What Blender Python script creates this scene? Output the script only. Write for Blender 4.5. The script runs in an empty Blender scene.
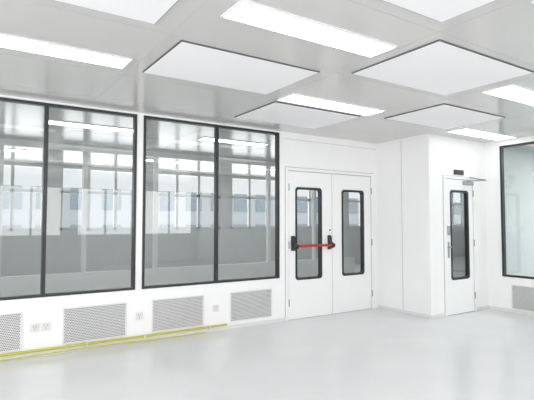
import bpy, math, bmesh
from mathutils import Vector, Matrix
D=bpy.data; COL=bpy.context.scene.collection
sc=bpy.context.scene
# ---------------------------------------------------------------- materials
def mat(name,col,rough=0.5,metal=0.0,emis=0.0,noise=0.0,nscale=4.0,spec=0.5,coat=0.0,ecol=None):
    m=D.materials.new(name); m.use_nodes=True; nt=m.node_tree; b=nt.nodes["Principled BSDF"]
    b.inputs["Base Color"].default_value=(*col,1); b.inputs["Roughness"].default_value=rough
    b.inputs["Metallic"].default_value=metal; b.inputs["Specular IOR Level"].default_value=spec
    b.inputs["Coat Weight"].default_value=coat
    if emis>0:
        b.inputs["Emission Color"].default_value=(*(ecol or col),1); b.inputs["Emission Strength"].default_value=emis
    if noise>0:
        tc=nt.nodes.new("ShaderNodeTexCoord"); nz=nt.nodes.new("ShaderNodeTexNoise"); nz.inputs["Scale"].default_value=nscale
        nz.inputs["Detail"].default_value=5
        r=nt.nodes.new("ShaderNodeValToRGB")
        r.color_ramp.elements[0].position=0.3; r.color_ramp.elements[1].position=0.7
        r.color_ramp.elements[0].color=(*[c*(1-noise) for c in col],1); r.color_ramp.elements[1].color=(*[min(1,c*(1+noise*0.5)) for c in col],1)
        nt.links.new(tc.outputs["Object"],nz.inputs["Vector"]); nt.links.new(nz.outputs["Fac"],r.inputs["Fac"]); nt.links.new(r.outputs["Color"],b.inputs["Base Color"])
    return m
def glass(name,tint,refl,edge=0.25):
    m=D.materials.new(name); m.use_nodes=True; nt=m.node_tree; n=nt.nodes; n.clear()
    o=n.new("ShaderNodeOutputMaterial"); t=n.new("ShaderNodeBsdfTransparent"); g=n.new("ShaderNodeBsdfGlossy"); mx=n.new("ShaderNodeMixShader")
    lw=n.new("ShaderNodeLayerWeight"); lw.inputs["Blend"].default_value=0.35
    mr=n.new("ShaderNodeMapRange"); mr.inputs["To Min"].default_value=refl; mr.inputs["To Max"].default_value=min(1,refl+edge)
    t.inputs["Color"].default_value=(*tint,1); g.inputs["Color"].default_value=(0.95,0.98,0.97,1); g.inputs["Roughness"].default_value=0.01
    nt.links.new(lw.outputs["Facing"],mr.inputs["Value"]); nt.links.new(mr.outputs[0],mx.inputs[0])
    nt.links.new(t.outputs[0],mx.inputs[1]); nt.links.new(g.outputs[0],mx.inputs[2]); nt.links.new(mx.outputs[0],o.inputs[0])
    return m
M_wall=mat("white_panel_paint",(0.88,0.88,0.88),0.35,noise=0.01)
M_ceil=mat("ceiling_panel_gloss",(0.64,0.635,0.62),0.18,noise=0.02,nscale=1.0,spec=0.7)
M_floor=mat("vinyl_floor",(0.79,0.795,0.805),0.22,noise=0.03,nscale=2.0)
M_base=mat("baseboard_grey",(0.72,0.73,0.73),0.4,noise=0.01)
M_black=mat("black_frame",(0.016,0.018,0.022),0.4,noise=0.1)
M_dark=mat("dark_gasket",(0.06,0.065,0.07),0.6,noise=0.1)
M_fgask=mat("filter_gasket",(0.13,0.13,0.13),0.6,noise=0.05)
M_seam=mat("seam_grey",(0.33,0.34,0.34),0.6,noise=0.03)
M_cseam=mat("ceiling_seam",(0.50,0.50,0.50),0.6,noise=0.03)
M_door=mat("door_white",(0.87,0.87,0.87),0.3,noise=0.01)
M_red=mat("red_pushbar",(0.50,0.02,0.018),0.4,noise=0.03)
M_steel=mat("steel",(0.36,0.36,0.36),0.3,metal=1.0,noise=0.03)
M_vent=mat("vent_sheet",(0.74,0.74,0.74),0.45,noise=0.02)
M_ventback=mat("vent_void",(0.14,0.14,0.14),0.8,noise=0.1)
M_cable=mat("yellow_green_cable",(0.55,0.54,0.05),0.5,noise=0.1,nscale=20)
M_plate=mat("outlet_plastic",(0.72,0.72,0.71),0.35,noise=0.01)
M_ffu=mat("diffuser_panel",(0.86,0.86,0.87),0.6,emis=0.07,noise=0.01)  # faint glow added to lift the filter panels, which are no lamps
M_lamp=mat("lamp_diffuser",(0.95,0.96,0.97),0.4,emis=2.8,noise=0.005)
M_lamp2=mat("corridor_lamp_diffuser",(0.95,0.96,0.97),0.4,emis=7.0,noise=0.005)
M_lamprim=mat("lamp_rim",(0.8,0.8,0.8),0.4,noise=0.01)
M_glass=glass("window_glass",(0.72,0.745,0.735),0.05,0.2)
M_glassR=glass("window_glass_right",(0.62,0.68,0.67),0.05)
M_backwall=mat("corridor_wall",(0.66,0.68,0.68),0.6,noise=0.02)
M_backpart=mat("corridor_partition",(0.84,0.85,0.85),0.5,noise=0.02)
M_whitefr=mat("white_window_frame",(0.85,0.86,0.86),0.4,noise=0.01)
M_fac=mat("facade",(0.68,0.70,0.73),0.8,noise=0.05)
M_facw=mat("facade_glass",(0.38,0.45,0.52),0.2,noise=0.1)
M_sign=mat("sign_dark",(0.03,0.033,0.033),0.5,noise=0.1)
# ---------------------------------------------------------------- mesh helpers
def new_obj(name,bm,mats,parent=None,bevel=0.0,smooth=False):
    me=D.meshes.new(name); bm.to_mesh(me); bm.free()
    for m in mats: me.materials.append(m)
    o=D.objects.new(name,me); COL.objects.link(o)
    if parent: o.parent=parent
    if bevel>0:
        b=o.modifiers.new("bevel",'BEVEL'); b.width=bevel; b.segments=2; b.limit_method='ANGLE'
    if smooth:
        for p in me.polygons: p.use_smooth=True
    return o
def add_box(bm,a,b,mi=0):
    x0,x1=sorted((a[0],b[0])); y0,y1=sorted((a[1],b[1])); z0,z1=sorted((a[2],b[2]))
    v=[bm.verts.new(p) for p in [(x0,y0,z0),(x1,y0,z0),(x1,y1,z0),(x0,y1,z0),(x0,y0,z1),(x1,y0,z1),(x1,y1,z1),(x0,y1,z1)]]
    for f in [(3,2,1,0),(4,5,6,7),(0,1,5,4),(1,2,6,5),(2,3,7,6),(3,0,4,7)]:
        fc=bm.faces.new([v[i] for i in f]); fc.material_index=mi
def boxes(name,lst,mats,parent=None,bevel=0.0):
    bm=bmesh.new()
    for l in lst: add_box(bm,l[0],l[1],l[2] if len(l)>2 else 0)
    return new_obj(name,bm,mats,parent,bevel)
def empty(name,loc=(0,0,0)):
    o=D.objects.new(name,None); COL.objects.link(o); o.empty_display_size=0.1; return o
# wall frames: map (u, n, z) -> world ; n = distance out of wall into the main room
class Fr:
    def __init__(s,kind,val): s.k=kind; s.v=val
    def P(s,u,n,z):
        return (u,s.v-n,z) if s.k=='y' else (s.v-n,u,z)
def fbox(F,u0,n0,z0,u1,n1,z1,mi=0): return (F.P(u0,n0,z0),F.P(u1,n1,z1),mi)
def rrect(u0,z0,u1,z1,r,k=6):
    pts=[]
    for cx,cz,a0 in [(u1-r,z1-r,0),(u0+r,z1-r,90),(u0+r,z0+r,180),(u1-r,z0+r,270)]:
        for i in range(k+1):
            a=math.radians(a0+90*i/k); pts.append((cx+r*math.cos(a),cz+r*math.sin(a)))
    return pts
def ring(name,F,u0,z0,u1,z1,w,r,n0,n1,mats,parent,k=6):
    bm=bmesh.new(); o=rrect(u0,z0,u1,z1,r,k); i=rrect(u0+w,z0+w,u1-w,z1-w,max(r-w*0.3,0.004),k)
    L=[[bm.verts.new(F.P(p[0],n,p[1])) for p in pts] for pts,n in ((o,n0),(o,n1),(i,n1),(i,n0))]
    N=len(o)
    for a in range(4):
        A=L[a]; B=L[(a+1)%4]
        for j in range(N): bm.faces.new([A[j],A[(j+1)%N],B[(j+1)%N],B[j]])
    bmesh.ops.recalc_face_normals(bm,faces=bm.faces)
    return new_obj(name,bm,mats,parent)
def tube(name,pts,rad,m,parent=None,smooth=True,res=4):
    c=D.curves.new(name,'CURVE'); c.dimensions='3D'; c.bevel_depth=rad; c.bevel_resolution=res; c.use_fill_caps=True
    s=c.splines.new('BEZIER' if smooth else 'POLY')
    if smooth:
        s.bezier_points.add(len(pts)-1)
        for q,p in zip(s.bezier_points,pts): q.co=p; q.handle_left_type=q.handle_right_type='AUTO'
    else:
        s.points.add(len(pts)-1)
        for q,p in zip(s.points,pts): q.co=(*p,1)
    c.materials.append(m)
    o=D.objects.new(name,c); COL.objects.link(o)
    if parent: o.parent=parent
    return o
H=2.70; YL=5.45; X1=5.76; Y2=4.41; X2=7.20; T=0.10
XW=-3.6; YB=-4.5
FL=Fr('y',YL); F2=Fr('y',Y2); FR=Fr('x',X2)
# ---------------------------------------------------------------- shell
boxes("floor",[((-5,-5,-0.1),(17,12.1,0))],[M_floor])
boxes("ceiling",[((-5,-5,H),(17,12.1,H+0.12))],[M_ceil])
bz,tz=0.61,2.675
wl=[((XW,YL,0),(3.91,YL+T,bz)),((XW,YL,tz),(3.91,YL+T,H)),((XW,YL,bz),(-2.25,YL+T,tz)),((-0.31,YL,bz),(-0.22,YL+T,tz)),
    ((1.745,YL,bz),(1.825,YL+T,tz)),((3.80,YL,bz),(3.91,YL+T,tz)),((3.91,YL,2.19),(5.67,YL+T,H)),((5.67,YL,0),(X1+0.08,YL+T,H))]
boxes("wall_left",wl,[M_wall])
boxes("wall_recess",[((X1,Y2,0),(X1+0.08,YL,H))],[M_wall])
boxes("wall_back",[((X1+0.08,Y2,0),(6.08,Y2+0.09,H)),((6.08,Y2,2.10),(6.86,Y2+0.09,H)),((6.86,Y2,0),(X2+0.1,Y2+0.09,H))],[M_wall])
rw0,rw1,rb,rt=2.16,4.16,0.545,2.61
boxes("wall_right",[((X2,YB,0),(X2+T,Y2,rb)),((X2,YB,rt),(X2+T,Y2,H)),((X2,rw1,rb),(X2+T,Y2,rt)),((X2,YB,rb),(X2+T,rw0,rt))],[M_wall])
# unseen west wall; its windows are added to let in fill light
wb=[((XW-0.1,YB,0),(XW,YL+T,0.95)),((XW-0.1,YB,2.5),(XW,YL+T,H))]
ww=empty("added_window_7"); l=[]
ys=[YB,-2.4,-0.1,2.2,YL+T]
for y in ys: wb.append(((XW-0.1,max(YB,y-0.2),0.95),(XW,min(YL+T,y+0.2),2.5)))
for a,b in zip(ys[:-1],ys[1:]):
    a+=0.2; b-=0.2
    l+=[((XW-.07,a,.95),(XW-.03,b,1.0)),((XW-.07,a,2.45),(XW-.03,b,2.5)),((XW-.07,a,1.0),(XW-.03,a+.05,2.45)),((XW-.07,b-.05,1.0),(XW-.03,b,2.45))]
boxes("wall_west",wb,[M_wall]); boxes("white_frame",l,[M_whitefr],ww)
# wall behind viewer with daylight windows
wb=[((XW,YB-0.12,0),(X2,YB,0.95)),((XW,YB-0.12,2.5),(X2,YB,H))]
n=5; seg=(X2-XW)/n
for i in range(n+1):
    xx=XW+seg*i; wb.append(((max(XW,xx-0.2),YB-0.12,0.95),(min(X2,xx+0.2),YB,2.5)))
boxes("wall_south",wb,[M_wall])
ws=empty("window_4")
l=[]
for i in range(n):
    a=XW+seg*i+0.2; b=a+seg-0.4
    l+= [((a,YB-0.08,0.95),(b,YB-0.03,1.0)),((a,YB-0.08,2.45),(b,YB-0.03,2.5)),((a,YB-0.08,1.0),(a+0.05,YB-0.03,2.45)),((b-0.05,YB-0.08,1.0),(b,YB-0.03,2.45)),(((a+b)/2-0.03,YB-0.08,1.0),((a+b)/2+0.03,YB-0.03,2.45))]
boxes("white_frame",l,[M_whitefr],ws)
# baseboards / coving
boxes("baseboard_left",[((-3.6,YL-0.012,0),(3.90,YL,0.05))],[M_base],bevel=0.004)
boxes("baseboard_recess",[((X1-0.012,Y2-0.012,0),(X1,YL-0.012,0.05))],[M_base],bevel=0.004)
boxes("baseboard_back",[((X1,Y2-0.012,0),(6.06,Y2,0.05)),((6.88,Y2-0.012,0),(X2-0.012,Y2,0.05))],[M_base],bevel=0.004)
boxes("baseboard_right",[((X2-0.012,YB,0),(X2,Y2,0.05))],[M_base],bevel=0.004)
# seams in the wall panels
boxes("trim_1",[fbox(FL,3.90,0,2.19,5.68,0.002,2.198),fbox(FL,3.902,0,0.05,3.91,0.002,2.19),fbox(FL,5.67,0,0.05,5.678,0.002,2.19),fbox(FL,3.90,0,2.60,X1,0.002,2.604),
   ((X1-0.002,4.92,0.05),(X1,4.925,H))],[M_seam])
boxes("trim_2",[fbox(F2,6.073,0,0.05,6.08,0.002,2.107),fbox(F2,6.86,0,0.05,6.867,0.002,2.107),fbox(F2,6.08,0,2.10,6.86,0.002,2.107)],[M_seam])
# ceiling seams
l=[]
for x in [-0.35,1.19,2.72,4.26,5.80]:
    l.append(((x-0.002,YB,H-0.0015),(x+0.002,YL if x<X1 else Y2,H)))
for y in [-1.1,0,0.95,1.98,3.03,4.08,5.02]:
    l.append(((XW,y-0.002,H-0.0015),(X1 if y>Y2 else X2,y+0.002,H)))
boxes("trim_3",l,[M_cseam])
# ---------------------------------------------------------------- windows
def window(name,F,u0,u1,z0,z1,mull,g,fw=0.03):
    e=empty(name); l=[]
    n0,n1=-0.06,0.010
    l.append(fbox(F,u0,n0,z0,u1,n1,z0+fw)); l.append(fbox(F,u0,n0,z1-fw,u1,n1,z1))
    l.append(fbox(F,u0,n0,z0+fw,u0+fw,n1,z1-fw)); l.append(fbox(F,u1-fw,n0,z0+fw,u1,n1,z1-fw))
    for m in mull: l.append(fbox(F,m-0.02,n0+.02,z0+fw,m+0.02,n1,z1-fw))
    boxes("black_frame",l,[M_black],e)
    bm=bmesh.new(); vs=[bm.verts.new(F.P(*p)) for p in [(u0+fw*.5,-0.02,z0+fw*.5),(u1-fw*.5,-0.02,z0+fw*.5),(u1-fw*.5,-0.02,z1-fw*.5),(u0+fw*.5,-0.02,z1-fw*.5)]]
    bm.faces.new(vs); new_obj("glass_pane",bm,[g],e)
    return e
window("window_1",FL,-0.22,1.745,bz,tz,[0.765],M_glass)
window("window_2",FL,1.825,3.80,bz,tz,[2.81],M_glass)
window("window_5",FL,-2.25,-0.31,bz,tz,[-1.28],M_glass)
window("window_3",FR,rw0,rw1,rb,rt,[3.16],M_glassR)
# ---------------------------------------------------------------- doors
def leaf(F,parent,u0,u1,z0,z1,g0,g1,gz0,gz1,nm):
    n0,n1=-0.045,0.006; i=0.022
    boxes(nm,[fbox(F,u0,n0,z0,g0+i,n1,z1),fbox(F,g1-i,n0,z0,u1,n1,z1),fbox(F,g0+i,n0,z0,g1-i,n1,gz0+i),fbox(F,g0+i,n0,gz1-i,g1-i,n1,z1)],[M_door],parent)
    ring(nm+"_glazing_frame",F,g0,gz0,g1,gz1,0.032,0.05,n0,0.012,[M_black],parent)
    bm=bmesh.new(); vs=[bm.verts.new(F.P(*p)) for p in [(g0+.025,-0.02,gz0+.025),(g1-.025,-0.02,gz0+.025),(g1-.025,-0.02,gz1-.025),(g0+.025,-0.02,gz1-.025)]]
    bm.faces.new(vs); new_obj(nm+"_glass",bm,[M_glass],parent)
d1=empty("door_1")
boxes("jamb",[fbox(FL,3.91,-0.06,0,3.953,0.018,2.19),fbox(FL,5.627,-0.06,0,5.67,0.018,2.19),fbox(FL,3.953,-0.06,2.147,5.627,0.018,2.19)],[M_door],d1,0.003)
boxes("shadow_gap",[fbox(FL,3.953,-0.05,0.0,3.963,0.003,2.147),fbox(FL,5.617,-0.05,0,5.627,0.003,2.147),fbox(FL,3.963,-0.05,2.137,5.617,0.003,2.147),fbox(FL,4.780,-0.05,0,4.788,0.003,2.137)],[M_seam],d1)
leaf(FL,d1,3.963,4.780,0.008,2.137,4.08,4.58,0.56,1.91,"leaf_left")
leaf(FL,d1,4.788,5.617,0.008,2.137,4.98,5.46,0.565,1.905,"leaf_right")
# panic hardware
def arm(nm,u):
    bm=bmesh.new()
    prof=[(0.006,1.20),(0.03,1.20),(0.045,1.17),(0.05,1.11),(0.09,1.085),(0.125,1.075),(0.13,1.045),(0.11,1.02),(0.06,1.0),(0.03,0.985),(0.006,0.985)]
    A=[bm.verts.new(FL.P(u-0.028,n,z)) for n,z in prof]; B=[bm.verts.new(FL.P(u+0.028,n,z)) for n,z in prof]
    bm.faces.new(A); bm.faces.new(B[::-1])
    for j in range(len(prof)): k=(j+1)%len(prof); bm.faces.new([A[k],A[j],B[j],B[k]])
    bmesh.ops.recalc_face_normals(bm,faces=bm.faces)
    new_obj(nm,bm,[M_black],d1,0.006)
arm("panic_arm_left",4.03); arm("panic_arm_right",4.715)
tube("red_push_bar",[FL.P(4.03,0.10,1.055),FL.P(4.715,0.10,1.055)],0.019,M_red,d1,False)
boxes("lock_case",[fbox(FL,4.68,0.006,1.22,4.75,0.035,1.34)],[M_door],d1,0.006)
boxes("lock_cylinder",[fbox(FL,4.70,0.035,1.265,4.725,0.04,1.29)],[M_dark],d1)
def hinge(F,p,u,z,nm): 
    tube(nm,[F.P(u,0.02,z-0.05),F.P(u,0.02,z+0.05)],0.009,M_steel,p,False)
for i,z in enumerate((0.25,1.07,1.9)):
    hinge(FL,d1,3.958,z,"hinge_l%d"%i); hinge(FL,d1,5.622,z,"hinge_r%d"%i)
d2=empty("door_2")
boxes("jamb",[fbox(F2,6.08,-0.06,0,6.118,0.018,2.10),fbox(F2,6.822,-0.06,0,6.86,0.018,2.10),fbox(F2,6.118,-0.06,2.062,6.822,0.018,2.10)],[M_door],d2,0.003)
boxes("shadow_gap",[fbox(F2,6.118,-0.05,0,6.127,0.003,2.062),fbox(F2,6.813,-0.05,0,6.822,0.003,2.062),fbox(F2,6.127,-0.05,2.053,6.813,0.003,2.062)],[M_seam],d2)
leaf(F2,d2,6.127,6.813,0.008,2.053,6.235,6.70,0.52,1.89,"leaf")
boxes("lever_plate",[fbox(F2,6.16,0.006,0.86,6.198,0.014,1.10)],[M_steel],d2,0.003)
tube("lever",[F2.P(6.178,0.01,1.02),F2.P(6.178,0.055,1.02),F2.P(6.19,0.062,1.02),F2.P(6.28,0.06,1.02)],0.010,M_steel,d2)
boxes("keypad",[fbox(F2,6.155,0.006,1.20,6.205,0.03,1.34)],[M_steel],d2,0.004)
boxes("closer_body",[fbox(F2,6.56,0.006,1.975,6.79,0.05,2.035)],[M_steel],d2,0.006)
tube("closer_arm",[F2.P(6.62,0.055,2.04),F2.P(6.84,0.22,2.05),F2.P(6.72,0.03,2.10)],0.011,M_steel,d2,False)
for i,z in enumerate((0.25,1.07,1.85)): hinge(F2,d2,6.817,z,"hinge_%d"%i)
s=empty("exit_sign")
boxes("sign_box",[fbox(F2,6.35,0.0,2.13,6.58,0.02,2.205)],[M_sign],s,0.003)
# ---------------------------------------------------------------- vents
def vent(F,u0,u1,z0,z1):
    e=empty("perforated_vent"); 
    boxes("void",[fbox(F,u0+.01,0.0,z0+.01,u1-.01,0.002,z1-.01)],[M_ventback],e)
    b=0.012
    boxes("rim",[fbox(F,u0,0,z0,u1,0.012,z0+b),fbox(F,u0,0,z1-b,u1,0.012,z1),fbox(F,u0,0,z0+b,u0+b,0.012,z1-b),fbox(F,u1-b,0,z0+b,u1,0.012,z1-b)],[M_vent],e)
    p=0.0165; U0,U1,Z0,Z1=u0+b,u1-b,z0+b,z1-b
    nu=int((U1-U0)/p); nz=int((Z1-Z0)/p); pu=(U1-U0)/nu; pz=(Z1-Z0)/nz
    bm=bmesh.new(); nn=0.008
    for j in range(nz):
        off=0.5*pu if j%2 else 0
        cells=nu-(1 if j%2 else 0)
        if j%2:
            for a,bb in ((U0,U0+off),(U1-off,U1)):
                bm.faces.new([bm.verts.new(F.P(u,nn,z)) for u,z in ((a,Z0+j*pz),(bb,Z0+j*pz),(bb,Z0+(j+1)*pz),(a,Z0+(j+1)*pz))])
        for i in range(cells):
            a=U0+off+i*pu; c=Z0+j*pz; cu,cz=a+pu/2,c+pz/2; r=0.38*p
            sq=[(a+pu,cz),(a+pu,c+pz),(cu,c+pz),(a,c+pz),(a,cz),(a,c),(cu,c),(a+pu,c)]
            o=[bm.verts.new(F.P(x,nn,z)) for x,z in sq]
            q=[bm.verts.new(F.P(cu+r*math.cos(math.pi/4*k),nn,cz+r*math.sin(math.pi/4*k))) for k in range(8)]
            for k in range(8): bm.faces.new([o[k],o[(k+1)%8],q[(k+1)%8],q[k]])
    new_obj("perforated_sheet",bm,[M_vent],e)
for a,b in [(-1.12,-0.43),(-0.11,0.575),(0.965,1.65),(1.95,2.63),(3.01,3.67)]:
    vent(FL,a,b,0.09,0.475)
vent(FR,3.36,4.02,0.06,0.43)
# outlets
def outlet(F,u,z,w=0.086,sock=1):
    e=empty("power_outlet")
    boxes("cover_plate",[fbox(F,u-w/2,0,z-0.043,u+w/2,0.01,z+0.043)],[M_plate],e,0.003)
    l=[]
    for k in range(sock):
        c=u+(k-(sock-1)/2)*0.08
        for du,dz in ((-0.014,0.012),(0.014,0.012),(0,-0.015)): l.append(fbox(F,c+du-0.003,0.01,z+dz-0.007,c+du+0.003,0.0108,z+dz+0.007))
    boxes("sockets",l,[M_dark],e)
outlet(FL,0.695,0.30); outlet(FL,0.80,0.30); outlet(FL,1.80,0.30); outlet(FL,2.80,0.29)
# cable
cb=empty("yellow_cable")
pts=[];pts2=[]
x=-2.0;i=0
while x<2.9:
    pts.append((x,YL-0.030-0.003*math.sin(i*1.3),0.068+0.002*math.sin(i*0.9)))
    pts2.append((x,YL-0.045-0.02*abs(math.sin(i*0.6)),0.022+0.008*math.sin(i*0.75+1)))
    x+=0.33;i+=1
pts.append((2.95,YL-0.028,0.068))
tube("cable_upper",pts,0.013,M_cable,cb); tube("cable_lower",pts2,0.006,M_cable,cb)
l=[]
for x in (0.3,1.2,1.85,2.7): l.append(((x,YL-0.046,0.04),(x+0.012,YL-0.012,0.085)))
boxes("cable_clips",l,[M_plate],cb)
# ---------------------------------------------------------------- ceiling equipment
def ffu(x0,x1,y0,y1):
    e=empty("ceiling_filter_panel")
    boxes("gasket",[((x0-.004,y0-.004,H-0.004),(x1+.004,y1+.004,H))],[M_fgask],e)
    w=0.005; z0,z1=H-0.011,H-0.004
    boxes("edge_frame",[((x0,y0,z0),(x1,y0+w,z1)),((x0,y1-w,z0),(x1,y1,z1)),((x0,y0+w,z0),(x0+w,y1-w,z1)),((x1-w,y0+w,z0),(x1,y1-w,z1))],[M_fgask],e)
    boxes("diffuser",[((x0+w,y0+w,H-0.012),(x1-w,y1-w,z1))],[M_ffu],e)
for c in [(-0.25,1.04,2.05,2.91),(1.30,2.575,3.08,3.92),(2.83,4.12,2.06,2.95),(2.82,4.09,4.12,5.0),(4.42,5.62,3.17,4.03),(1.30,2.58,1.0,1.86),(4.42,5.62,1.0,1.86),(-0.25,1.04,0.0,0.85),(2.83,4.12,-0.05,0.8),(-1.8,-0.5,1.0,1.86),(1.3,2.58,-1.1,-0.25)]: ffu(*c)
def strip(x0,x1,y0,y1):
    e=empty("recessed_strip_light"); w=0.012
    boxes("rim",[((x0,y0,H-0.010),(x1,y0+w,H)),((x0,y1-w,H-0.010),(x1,y1,H)),((x0,y0+w,H-0.010),(x0+w,y1-w,H)),((x1-w,y0+w,H-0.010),(x1,y1-w,H))],[M_lamprim],e)
    boxes("diffuser",[((x0+w,y0+w,H-0.009),(x1-w,y1-w,H))],[M_lamp2 if y0>YL else M_lamp],e)
for c in [(-0.2,1.13,3.66,3.93),(1.35,2.68,2.31,2.58),(2.79,4.13,3.75,4.05),(4.33,5.55,2.36,2.68),(5.82,7.12,3.83,4.15),(-0.2,1.13,1.0,1.3),(2.8,4.13,1.1,1.4),(5.8,7.1,1.2,1.5),(1.35,2.68,0.1,0.4),(4.33,5.6,0.0,0.3),(-0.2,1.13,-1.3,-1.0),(2.8,4.13,-1.5,-1.2),
          (-1.3,-0.1,6.45,6.7),(0.9,2.1,6.45,6.7),(3.1,4.3,6.45,6.7),(5.3,6.5,6.45,6.7),(7.6,8.8,6.45,6.7),(-0.2,1.0,9.4,9.65),(3.0,4.2,9.4,9.65),(6.2,7.4,9.4,9.65),(9.4,10.6,9.4,9.65)]: strip(*c)  # corridor strips: two follow visible ones, the rest added to brighten the corridor
# ---------------------------------------------------------------- rooms beyond the glass
YF=11.4
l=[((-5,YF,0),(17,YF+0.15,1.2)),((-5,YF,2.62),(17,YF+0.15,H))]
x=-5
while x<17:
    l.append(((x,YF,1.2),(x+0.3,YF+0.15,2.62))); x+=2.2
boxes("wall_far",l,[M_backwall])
wf=empty("window_6"); l=[]
x=-5
while x<17:
    for k in (0.3,0.9,1.52,2.13): l.append(((x+k,YF+0.02,1.2),(x+k+0.07,YF+0.08,2.62)))
    l.append(((x+.3,YF+0.02,1.2),(x+2.2,YF+0.08,1.27))); l.append(((x+.3,YF+0.02,2.05),(x+2.2,YF+0.08,2.12)))
    x+=2.2
boxes("white_frame",l,[M_backwall],wf)
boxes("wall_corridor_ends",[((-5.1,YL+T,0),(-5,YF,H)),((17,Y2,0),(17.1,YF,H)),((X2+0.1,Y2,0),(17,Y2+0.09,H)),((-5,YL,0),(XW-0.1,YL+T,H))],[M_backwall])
# low glazed partition in the next room
pp=empty("glazed_partition"); yp=8.3
l=[((-4.5,yp,0),(8,yp+0.08,0.55)),((-4.5,yp,2.6),(8,yp+0.08,H))]
x=-4.5
while x<8: l.append(((x,yp,0.55),(x+0.07,yp+0.08,2.6))); x+=1.25
boxes("partition_frame",l,[M_backpart],pp)
# room right of wall_right
boxes("wall_side_room",[((10.5,-2,0),(10.6,Y2,H)),((X2+T,-2.1,0),(10.6,-2,H))],[M_wall])
# facade across the street
l=[((-25,32,-6),(50,33,3.6),0)]
for j in range(4):
    for i in range(36):
        l.append(((-24+i*2.0,31.9,-5+j*2.4),(-22.8+i*2.0,32.05,-3.6+j*2.4),1))
boxes("office_building",l,[M_fac,M_facw])
# ---------------------------------------------------------------- light
w=D.worlds.new("world"); sc.world=w; w.use_nodes=True; nt=w.node_tree; bg=nt.nodes["Background"]
tc=nt.nodes.new("ShaderNodeTexCoord"); sp=nt.nodes.new("ShaderNodeSeparateXYZ"); rp=nt.nodes.new("ShaderNodeValToRGB")
nt.links.new(tc.outputs["Generated"],sp.inputs[0]); nt.links.new(sp.outputs[2],rp.inputs[0]); nt.links.new(rp.outputs[0],bg.inputs[0])
rp.color_ramp.elements[0].color=(0.96,0.98,1,1); rp.color_ramp.elements[1].color=(0.85,0.92,1,1)
bg.inputs[1].default_value=1.05
def area(name,loc,rot,sx,sy,p,col=(1,1,1)):
    L=D.lights.new(name,'AREA'); L.shape='RECTANGLE'; L.size=sx; L.size_y=sy; L.energy=p; L.color=col
    o=D.objects.new(name,L); COL.objects.link(o); o.location=loc; o.rotation_euler=rot; return o
area("daylight_south",((XW+X2)/2,YB-0.3,1.7),(math.radians(90),0,0),10.8,1.6,310,(1,0.997,0.99))
area("fill_west",(XW-0.3,0.5,1.7),(math.radians(90),0,math.radians(-90)),9.6,1.6,290,(1,0.997,0.99))  # unseen fill light added outside the west openings
area("daylight_far",(4,YF+0.4,1.9),(math.radians(-90),0,0),20,1.4,240,(0.99,0.995,1))
area("side_room_fill",(8.9,2.2,H-0.03),(0,0,0),1.2,2.5,100)  # unseen area light added to brighten the room behind the right window
# ---------------------------------------------------------------- camera
cd=D.cameras.new("camera"); cam=D.objects.new("camera",cd); COL.objects.link(cam); sc.camera=cam
cam.location=(0,0,1.4); cam.rotation_euler=(math.radians(92.69),0,math.radians(-33.4))
cd.sensor_width=36; cd.lens=36*468/534; cd.clip_start=0.05; cd.clip_end=200
sc.view_settings.view_transform='Standard'; sc.view_settings.look='None'; sc.view_settings.exposure=0.12
